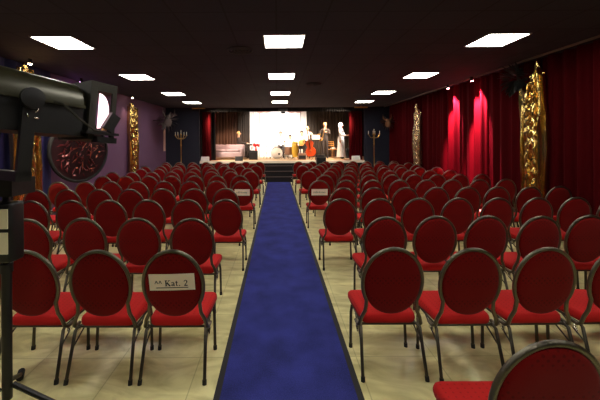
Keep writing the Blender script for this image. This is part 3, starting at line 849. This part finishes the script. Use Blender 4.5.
# ------------------------------------------------------------------ people
def person(name, label, loc, rz, J, top, legsm, hair, hat=None, scale=1., skirt=None, long_hair=False):
    """J: joints (metres, figure faces -y). One skin-grown body; hair and skirt are children."""
    t = thing(name, label, 'person', loc, rz, 'musicians on the stage'); t.scale = (scale,) * 3
    names = list(J); idx = {n_: i for i, n_ in enumerate(names)}
    edges = [('pelvis', 'waist'), ('waist', 'chest'), ('chest', 'neck'), ('neck', 'chin'), ('chin', 'head'), ('head', 'crown')]
    for s_ in 'LR':
        edges += [('chest', 'sh' + s_), ('sh' + s_, 'el' + s_), ('el' + s_, 'wr' + s_), ('wr' + s_, 'ha' + s_), ('pelvis', 'hip' + s_), ('hip' + s_, 'kn' + s_), ('kn' + s_, 'an' + s_), ('an' + s_, 'to' + s_)]
    rad = dict(pelvis=(.14, .11), waist=(.125, .095), chest=(.15, .105), neck=(.05, .05), chin=(.06, .065), head=(.078, .092), crown=(.05, .06), sh=(.06, .06), el=(.042, .042), wr=(.028, .028), ha=(.034, .018), hip=(.09, .09), kn=(.06, .06), an=(.04, .04), to=(.035, .028))
    me = bpy.data.meshes.new('skeleton'); me.from_pydata([J[n_] for n_ in names], [(idx[a], idx[b_]) for a, b_ in edges], [])
    o = bpy.data.objects.new('skeleton', me); COL.objects.link(o)
    md = o.modifiers.new('skin', 'SKIN')
    if not me.skin_vertices: 
        bpy.context.view_layer.objects.active = o
    sv = me.skin_vertices[0].data
    for n_ in names:
        k = n_ if n_ in rad else n_[:-1]
        sv[idx[n_]].radius = rad[k]; sv[idx[n_]].use_root = (n_ == 'pelvis')
    sb = o.modifiers.new('sub', 'SUBSURF'); sb.levels = 2; sb.render_levels = 2
    dg = bpy.context.evaluated_depsgraph_get(); ev = o.evaluated_get(dg)
    body = bpy.data.meshes.new_from_object(ev)
    body.name = 'body'
    bpy.data.objects.remove(o)
    b = MB(); b.v = [tuple(v.co) for v in body.vertices]; b.f = [tuple(p.vertices) for p in body.polygons]
    segs = [(Vector(J[a]), Vector(J[b_]), a, b_) for a, b_ in edges]
    def which(c):
        best = None
        for A, B, a, b_ in segs:
            d = B - A; u = max(0, min(1, (c - A).dot(d) / d.length_squared)); q = (c - A - d * u).length
            if best is None or q < best[0]: best = (q, a, b_, u)
        return best
    for p in body.polygons:
        q, a, b_, u = which(Vector(p.center))
        if b_ in ('chin', 'head', 'crown') or b_[:2] == 'ha': m_ = 0
        elif b_ == 'neck': m_ = 0 if u > .75 else 1
        elif b_[:2] in ('kn', 'an', 'hi'): m_ = 2
        elif b_[:2] == 'to': m_ = 3
        else: m_ = 1
        b.mi.append(m_)
    H = Vector(J['head']); 
    b.cur = 0
    b.ell((H.x, H.y - .098, H.z - .015), (.012, .018, .02), 8, 5)            # nose
    for s_ in (-1, 1): b.ell((H.x + s_ * .082, H.y, H.z - .01), (.01, .018, .03), 8, 5)   # ears
    for s_ in 'LR':     # fingers and thumb
        W_ = Vector(J['wr' + s_]); h_ = Vector(J['ha' + s_]); d = (h_ - W_).normalized(); sd = d.cross(Vector((0, 0, 1)))
        sd = sd.normalized() if sd.length > .1 else Vector((1, 0, 0)); nn = sd.cross(d)
        for k in range(4):
            o_ = sd * (.02 * (k - 1.5)); L_ = (.062, .075, .07, .055)[k]
            b.tube([h_ + o_ - d * .01, h_ + o_ * 1.1 + d * L_ * .55, h_ + o_ * 1.1 + d * L_ * .9 - nn * L_ * .35], [.009, .008, .006], 6)
        b.tube([W_ + d * .03 + sd * .02, W_ + d * .06 + sd * .05, W_ + d * .09 + sd * .055 - nn * .02], [.011, .01, .007], 6)
    bo = b.build('body', [M['skin'], M[top], M[legsm], M['blackm']], t, angle=180)
    b = MB()
    for s_ in (-1, 1): b.ell((H.x + s_ * .032, H.y - .088, H.z + .012), (.012, .006, .007), 8, 5)
    b.build('eyes', M['hairdk'], t)
    MB().ell((H.x, H.y - .085, H.z - .06), (.024, .006, .007), 8, 5).build('mouth', M['shardr'], t)
    b = MB(); rings = []
    for j in range(8):
        a = j / 7 * R(105); z_ = H.z + .01 + .118 * math.cos(a); q = math.sin(a)
        rings.append([(H.x + .098 * q * math.cos(k * math.pi / 8), H.y + .012 + .108 * q * math.sin(k * math.pi / 8) * (1 if math.sin(k * math.pi / 8) > 0 else .78 + 0 * q) + (0 if math.sin(k * math.pi / 8) > 0 else .035 * max(0, q - .6)), z_ if math.sin(k * math.pi / 8) > -.3 else max(z_, H.z + .05)) for k in range(16)])
    b.loft(rings, cap=True)
    if long_hair:
        b.loft([[(H.x + wd * math.cos(k * math.pi / 8), H.y + .05 + dp * math.sin(k * math.pi / 8), H.z + dz) for k in range(16)] for wd, dp, dz in ((.095, .07, .06), (.11, .07, -.08), (.12, .06, -.2), (.08, .04, -.3))], cap=True)
    b.build('hair', M[hair], t, angle=180)
    if skirt:
        P = Vector(J['pelvis'])
        MB().lathe([(.14, .14), (.155, 0), (.17, -.3), (.2, -.62), (.22, -.84), (.21, -.84)], 24, T=T(P)).build('skirt', M[skirt], t, angle=80)
    return t
def stand(**k):
    J = dict(pelvis=(0, 0, .95), waist=(0, 0, 1.1), chest=(0, 0, 1.32), neck=(0, 0, 1.5), chin=(0, -.01, 1.56), head=(0, -.015, 1.645), crown=(0, -.005, 1.71),
             shL=(.17, 0, 1.42), elL=(.24, .02, 1.16), wrL=(.22, -.12, .95), haL=(.21, -.17, .88), shR=(-.17, 0, 1.42), elR=(-.24, .02, 1.16), wrR=(-.22, -.12, .95), haR=(-.21, -.17, .88),
             hipL=(.09, 0, .9), knL=(.1, -.02, .5), anL=(.11, .02, .09), toL=(.13, -.14, .04), hipR=(-.09, 0, .9), knR=(-.1, -.02, .5), anR=(-.11, .02, .09), toR=(-.13, -.14, .04))
    J.update(k); return J
def sit(h=.48, **k):
    d = .95 - (h + .1)
    J = stand()
    for n_ in J:
        if n_[:2] not in ('hi', 'kn', 'an', 'to') : x, y, z = J[n_]; J[n_] = (x, y, z - d)
    for s_, q in (('L', 1), ('R', -1)):
        J['hip' + s_] = (q * .1, -.03, h + .09); J['kn' + s_] = (q * .14, -.42, h + .07); J['an' + s_] = (q * .14, -.4, .09); J['to' + s_] = (q * .15, -.54, .04)
    J.update(k); return J
def SP(px_, Y): return ((px_ - 277) / F * Y, Y, ST)
def stool(loc, h, label, seatm='blackm'):
    t = thing('stool', label, 'stool', loc, 0, 'stools on the stage')
    MB().lathe([(.15, h - .05), (.17, h - .04), (.17, h - .01), (.15, h)], 18).build('seat', M[seatm], t)
    for k in range(4):
        a = R(45 + 90 * k); b = MB(); b.tube([(math.cos(a) * .1, math.sin(a) * .1, h - .04), (math.cos(a) * .17, math.sin(a) * .17, 0)], .012, 6); b.build('leg', M['black'], t)
    return t
# keyboard player, seen in profile, facing the band
kx, ky = -1.96, 15.95
stool((kx, ky, ST), .46, 'black stool under the keyboard player')
person('person', 'seated keyboard player in dark clothes with blond hair, behind the sofa', (kx, ky, ST), R(90),
       sit(wrL=(.12, -.42, .78), elL=(.22, -.16, .8), haL=(.11, -.48, .77), wrR=(-.12, -.42, .78), elR=(-.22, -.16, .8), haR=(-.11, -.48, .77)), 'suit', 'suit', 'hairbl')
t = thing('keyboard', 'electric keyboard with white keys on a stand before the seated player', 'keyboard', (kx + .58, ky, ST), R(90))
MB().rbox(-.5, .5, -.14, .14, .66, .74, .012).build('case', M['black'], t)
MB().box(-.46, .46, .0, .13, .74, .75).build('white_keys', M['keys'], t, smooth=False)
for s_ in (-1, 1):
    b = MB(); b.tube([(s_ * .3, -.15, .66), (s_ * .3, .15, .0)], .014, 6); b.tube([(s_ * .3, .15, .66), (s_ * .3, -.15, .0)], .014, 6); b.build('stand_leg', M['black'], t)
# sofa
t = thing('sofa', 'grey mauve draped two-seat sofa at the side of the stage', 'sofa', (-2.45, 14.75, ST))
MB().rbox(-.82, .82, -.05, .72, .1, .38, .05).build('seat_base', M['sofa'], t)
MB().rbox(-.85, .85, .55, .8, .1, .72, .07).build('backrest', M['sofa'], t)
for s_ in (-1, 1): MB().rbox(min(s_ * .66, s_ * .86), max(s_ * .66, s_ * .86), -.05, .7, .1, .56, .07).build('armrest', M['sofa'], t)
for s_ in (-1, 1): MB().rbox(min(s_ * .01, s_ * .65), max(s_ * .01, s_ * .65), -.04, .54, .38, .48, .04).build('seat_cushion', M['sofa'], t)
for x_, y_ in ((-.75, .02), (.75, .02), (-.75, .68), (.75, .68)): MB().lathe([(.03, 0), (.03, .1)], 8, T=T((x_, y_, 0))).build('leg', M['black'], t)
# amp and flowers
def cabinet(name, label, loc, w_, d_, h_, m_='black', cat='amplifier', group='amplifiers and loudspeakers on the stage', rz=0):
    t = thing(name, label, cat, loc, rz, group)
    MB().rbox(-w_ / 2, w_ / 2, -d_ / 2, d_ / 2, 0, h_, .012).build('cabinet', M[m_], t)
    MB().box(-w_ / 2 + .03, w_ / 2 - .03, -d_ / 2 - .008, -d_ / 2, .04, h_ - .1).build('grille', M['blackm'], t, smooth=False)
    b = MB()
    for k in range(4): b.lathe([(.01, 0), (.01, .012)], 8, T=T((-w_ / 4 + w_ / 6 * k, -d_ / 2, h_ - .05)) @ Matrix.Rotation(R(90), 4, 'X'))
    b.build('control_knob', M['chrome'], t)
    return t
cabinet('amplifier', 'black amplifier under the red bouquet, beside the keyboard', (-1.12, 14.75, ST), .4, .3, .43)
t = thing('flower_bouquet', 'bright red bouquet in a slim vase on top of the black amplifier', 'flowers', (-1.0, 14.75, ST + .43))
MB().lathe([(.045, 0), (.05, .05), (.03, .13), (.045, .18)], 14).build('vase', M['redcl'], t)
b = MB(); r5 = random.Random(2)
for k in range(22):
    a = r5.uniform(0, 6.28); q = r5.uniform(0, .14); b.ell((q * math.cos(a), q * math.sin(a), .25 + r5.uniform(-.05, .07)), (.05, .05, .04), 8, 5)
b.build('blossom', M['redcl'], t)
# drum kit
DX, DY = .0, 15.55
t = thing('bass_drum', 'white-headed bass drum at the centre of the stage', 'drum', (DX, DY, ST), 0, 'drum kit pieces')
Tb = T((0, 0, .29)) @ Matrix.Rotation(R(90), 4, 'X')
b = MB(); b.lathe([(.27, -.2), (.275, -.2), (.275, .2), (.27, .2)], 32, T=Tb); b.build('shell', M['drumwhite'], t)
b = MB()
for z_ in (-.205, .205): b.tube([(Tb @ Vector((.28 * math.cos(a * math.pi / 16), .28 * math.sin(a * math.pi / 16), z_)))[:] for a in range(32)], .012, 6, closed=True)
b.build('hoop', M['chrome'], t)
MB().lathe([(.05, .2), (.05, .206)], 16, T=Tb @ T((.1, -.05, 0))).build('port_ring', M['blackm'], t)
b = MB()
for s_ in (-1, 1): b.tube([(s_ * .24, -.15, .2), (s_ * .36, -.25, 0)], .01, 6)
b.build('spur', M['chrome'], t)
def drum(loc, r_, h_, z_, label, m_='drumwhite'):
    t = thing('drum', label, 'drum', loc, 0, 'drum kit pieces')
    MB().lathe([(r_, z_), (r_, z_ + h_)], 22).build('shell', M[m_], t)
    b = MB()
    for q in (z_, z_ + h_): b.tube([(r_ * 1.03 * math.cos(a * math.pi / 11), r_ * 1.03 * math.sin(a * math.pi / 11), q) for a in range(22)], .008, 6, closed=True)
    b.build('hoop', M['chrome'], t)
    for k in range(3):
        a = R(90 + 120 * k); b = MB(); b.tube([(r_ * .9 * math.cos(a), r_ * .9 * math.sin(a), z_ + .03), (r_ * 1.1 * math.cos(a), r_ * 1.1 * math.sin(a), 0)], .009, 6); b.build('leg', M['chrome'], t)
drum((-.52, 15.95, ST), .17, .15, .45, 'snare drum standing at the keyboard side of the bass drum')
drum((.57, 15.4, ST), .2, .38, .2, 'floor tom standing at the double bass side of the bass drum', 'browncab')
def cymbal(loc, h_, r_, label):
    t = thing('cymbal_stand', label, 'cymbal', loc, 0, 'drum kit pieces')
    MB().lathe([(r_, h_ - .012), (r_ * .4, h_), (.04, h_ + .02), (.005, h_ + .022)], 24, cap=False).build('cymbal', M['brass'], t)
    b = MB(); b.tube([(0, 0, .18), (0, 0, h_ + .04)], .01, 6); b.build('pole', M['chrome'], t)
    for k in range(3):
        a = R(30 + 120 * k); b = MB(); b.tube([(0, 0, .35), (.2 * math.cos(a), .2 * math.sin(a), 0)], .008, 6); b.build('leg', M['chrome'], t)
cymbal((-.5, 15.35, ST), .88, .19, 'brass cymbal on a stand at the keyboard side of the drum kit')
cymbal((.38, 14.95, ST), .88, .19, 'brass cymbal on a stand at the double bass side of the drum kit')
stool((.2, 16.42, ST), .48, 'black stool under the drummer')
person('person', 'drummer in white with dark hair sitting behind the white bass drum', (.2, 16.42, ST), 0,
       sit(wrL=(.2, -.4, .85), elL=(.27, -.14, .84), haL=(.19, -.47, .86), wrR=(-.2, -.4, .85), elR=(-.27, -.14, .84), haR=(-.19, -.47, .86)), 'white', 'suit', 'hairdk')
# percussion side
stool((.68, 16.1, ST), .38, 'low black stool under the small seated player in white')
person('person', 'small seated player in white between the floor tom and the yellow conga', (.68, 16.1, ST), 0, sit(.42), 'white', 'white', 'hairdk', scale=.9)
def conga(loc, label):
    t = thing('conga_drum', label, 'drum', loc)
    MB().lathe([(.12, .1), (.15, .3), (.165, .5), (.15, .72), (.13, .84)], 22).build('shell', M['yellow'], t)
    MB().lathe([(.135, .83), (.135, .87)], 22).build('drum_head', M['drumwhite'], t)
    b = MB()
    b.tube([(.15 * math.cos(a * math.pi / 9), .15 * math.sin(a * math.pi / 9), .76) for a in range(18)], .01, 6, closed=True); b.build('hoop', M['chrome'], t)
    for k in range(3):
        a = R(90 + 120 * k); b = MB(); b.tube([(.12 * math.cos(a), .12 * math.sin(a), .25), (.2 * math.cos(a), .2 * math.sin(a), 0)], .01, 6); b.build('leg', M['chrome'], t)
conga(SP(295, 15.0), 'tall yellow conga drum on a tripod, beside the small seated player in white')
cabinet('amplifier', 'tan brown amplifier at the feet of the seated guitarist', (1.17, 14.55, ST), .38, .25, .3, 'browncab')
stool((1.29, 16.2, ST), .5, 'black stool under the dark-haired guitarist')
person('person', 'seated guitarist in white shirt with dark hair beside the yellow conga', (1.29, 16.2, ST), R(-10),
       sit(.5, wrL=(.3, -.25, 1.02), elL=(.3, -.02, .84), haL=(.32, -.3, 1.05), wrR=(-.08, -.26, .78), elR=(-.27, -.06, .86), haR=(-.02, -.28, .76)), 'white', 'suit', 'hairdk')
def guitar_body(sc=1.):
    out = []
    for i in range(40):
        a = 2 * math.pi * i / 40; z_ = math.sin(a)
        w_ = math.cos(a) * (.19 + .0 * z_) * (1 - .22 * math.exp(-((z_ - .15) / .28) ** 2)) * (1.0 - .16 * max(z_, 0))
        out.append((w_ * sc, z_ * .24 * sc))
    return out
t = thing('guitar', 'honey coloured guitar held on the lap of the seated guitarist', 'guitar', (1.29, 15.86, ST + .8), R(-10)); t.rotation_euler = (0, R(60), R(-10))
MB().prism(guitar_body(.85), -.04, .04).build('body', M['wood'], t)
MB().box(-.025, .025, -.05, -.03, .15, .6).build('neck', M['browncab'], t, smooth=False)
MB().box(-.035, .035, -.05, -.03, .6, .72).build('headstock', M['hairdk'], t, smooth=False)
MB().lathe([(.04, 0), (.04, .003)], 14, T=T((0, -.041, .06)) @ Matrix.Rotation(R(90), 4, 'X')).build('sound_hole', M['blackm'], t)
# double bass and player
person('person', 'standing double bass player with blond hair and white top', SP(307.5, 15.3), R(-15),
       stand(elL=(.3, -.05, 1.28), wrL=(.24, -.22, 1.42), haL=(.22, -.28, 1.46), elR=(-.16, -.1, 1.14), wrR=(.05, -.26, 1.04), haR=(.11, -.3, 1.02)), 'white', 'suit', 'hairbl', scale=.9)
t = thing('double_bass', 'orange-red double bass held upright by the blond player', 'double bass', SP(312, 14.85)); t.rotation_euler = (R(0), R(-9), R(-10))
def bass_outline():
    out = []; 
    P = [(0, 0), (.16, .02), (.235, .12), (.25, .24), (.2, .36), (.14, .43), (.14, .5), (.18, .56), (.185, .66), (.13, .74), (.05, .8), (.03, .82)]
    out = P + [(-x, z) for x, z in P[::-1][:-1]]
    return [(x, z + .14) for x, z in out]
MB().prism(bass_outline(), -.08, .08).build('body', M['basswood'], t, angle=25)
MB().box(-.022, .022, -.12, -.085, .5, 1.36).build('fingerboard', M['hairdk'], t, smooth=False)
MB().box(-.025, .025, -.085, -.02, .9, 1.36).build('neck', M['basswood'], t, smooth=False)
b = MB(); b.tube([(0, -.06, 1.36), (0, -.05, 1.43), (0, -.09, 1.47), (0, -.12, 1.44), (0, -.1, 1.42)], [.03, .028, .026, .022, .012], 8); b.build('scroll', M['basswood'], t)
MB().box(-.06, .06, -.13, -.08, .42, .44).build('bridge', M['wood'], t, smooth=False)
b = MB()
for k in range(4): b.tube([(-.015 + .01 * k, -.13, .25), (-.015 + .01 * k, -.128, .44), (-.015 + .01 * k, -.125, 1.38)], .002, 4)
b.build('string', M['chrome'], t)
b = MB(); b.tube([(0, 0, .15), (0, 0, 0)], .008, 6); b.build('endpin', M['chrome'], t)
# music stand
def music_stand(loc, label, rz=0, z_=.95):
    t = thing('music_stand', label, 'music stand', loc, rz, 'music stands on the stage')
    b = MB(); b.tube([(0, 0, .2), (0, 0, z_)], .012, 6); b.build('pole', M['black'], t)
    for k in range(3):
        a = R(90 + 120 * k); b = MB(); b.tube([(0, 0, .3), (.24 * math.cos(a), .24 * math.sin(a), 0)], .009, 6); b.build('leg', M['black'], t)
    Td_ = T((0, 0, z_)) @ Matrix.Rotation(R(35), 4, 'X')
    MB().box(-.22, .22, -.01, .01, -.02, .28, T=Td_).build('desk', M['black'], t, smooth=False)
    MB().box(-.19, .19, .01, .014, .0, .26, T=Td_).build('sheet_music', M['white'], t, smooth=False)
    return t
music_stand((1.80, 14.35, ST), 'black music stand with white sheets before the saxophonist', R(180), .93)
cabinet('floor_monitor', 'black wedge monitor at the stage edge below the music stand', (1.93, 14.05, ST), .4, .26, .24, 'black', 'loudspeaker')
# saxophonist
person('person', 'tall saxophonist with blond hair in a charcoal suit playing', SP(325, 15.0), R(-8),
       stand(elL=(.24, -.1, 1.2), wrL=(.06, -.28, 1.3), haL=(.0, -.32, 1.3), elR=(-.28, -.02, 1.16), wrR=(-.2, -.25, 1.02), haR=(-.15, -.3, 1.0)), 'suit', 'suit', 'hairbl', scale=1.0)
t = thing('saxophone', 'brass saxophone held across the body of the man in the suit', 'saxophone', SP(325, 15.0), R(-8))
pts = [(0, -.13, 1.53), (0, -.24, 1.56), (-.01, -.31, 1.5), (-.05, -.33, 1.3), (-.12, -.34, 1.0), (-.16, -.36, .9), (-.22, -.4, .89), (-.26, -.43, .96), (-.27, -.45, 1.08), (-.28, -.48, 1.18)]
b = MB(); b.tube(pts, [.006, .01, .014, .02, .03, .036, .042, .05, .065, .095], 12, cap=False); b.build('body_tube', M['brass'], t)
b = MB()
for k in range(7): b.lathe([(.018, 0), (.018, .012)], 8, T=T((-.055 - .011 * k, -.36, 1.28 - .045 * k)) @ Matrix.Rotation(R(90), 4, 'X'))
b.build('key', M['brass'], t)
MB().tube([(0, -.1, 1.53), (0, -.15, 1.535)], .01, 8).build('mouthpiece', M['blackm'], t)
# wooden chair with white cloth
t = thing('wooden_chair', 'small honey wood chair between the saxophonist and the singer in white', 'chair', SP(333, 15.9), R(25))
MB().rbox(-.2, .2, -.2, .2, .42, .46, .01).build('seat', M['wood'], t)
for x_ in (-.18, .18):
    for y_ in (-.18, .18):
        b = MB(); b.tube([(x_, y_, .43), (x_ * 1.08, y_ * 1.08, 0)], .016, 6); b.build('leg', M['wood'], t)
b = MB()
for x_ in (-.18, .18): b.tube([(x_, .18, .45), (x_, .22, .84)], .014, 6)
for z_ in (.6, .7, .8): b.box(-.18, .18, .195, .225, z_, z_ + .05)
b.build('backrest', M['wood'], t)
t2 = tag(MB().ell((0, 0, .035), (.15, .13, .035), 16, 8).build('folded_cloth', M['white'], loc=(SP(333, 15.9)[0], 15.9, ST + .46)), 'folded white cloth lying on the honey wood chair', 'cloth')
# singer in white
person('person', 'singer in a white dress with pale hair near the far end of stage', SP(341, 14.85), R(60),
       stand(elL=(.22, -.1, 1.15), wrL=(.1, -.3, 1.14), haL=(.08, -.36, 1.16), elR=(-.22, -.1, 1.15), wrR=(-.1, -.3, 1.14), haR=(-.08, -.36, 1.16)), 'white', 'orangecloth', 'hairwh', skirt='white', long_hair=True, scale=.98)
cabinet('amplifier', 'black amplifier rack standing beside the singer in white', SP(348.5, 15.45), .3, .35, .5)
def wedge(loc, label, m_):
    t = thing('floor_monitor', label, 'loudspeaker', loc, 0, 'wedge monitors at the stage edge')
    MB().loft([[(x_, y_, z_) for y_, z_ in ((-.06, 0), (.13, 0), (.13, .17), (.05, .2), (-.06, .06))] for x_ in (-.17, .17)], cap=True).build('cabinet', M[m_], t, smooth=False)
    MB().box(-.14, .14, -.045, .035, .0, .012, T=T((0, .0, .125)) @ Matrix.Rotation(R(52), 4, 'X')).build('grille', M['white' if m_ == 'white' else 'blackm'], t, smooth=False)
wedge((3.5, 13.78, ST), 'small white wedge monitor on the stage edge below the red curtain', 'white')
wedge((-3.2, 13.78, ST), 'small white wedge monitor on the stage edge by the sofa', 'white')
wedge((-1.7, 13.85, ST), 'black wedge monitor on the stage edge beside the sofa', 'black')
# black loudspeaker on the hall floor by the stage
t = thing('loudspeaker', 'black loudspeaker standing on the hall floor before the stage', 'loudspeaker', (1.88, 13.35, 0))
MB().rbox(-.2, .2, -.16, .16, 0, 1.0, .015).build('cabinet', M['black'], t)
MB().box(-.17, .17, -.17, -.16, .08, .95).build('grille', M['blackm'], t, smooth=False)
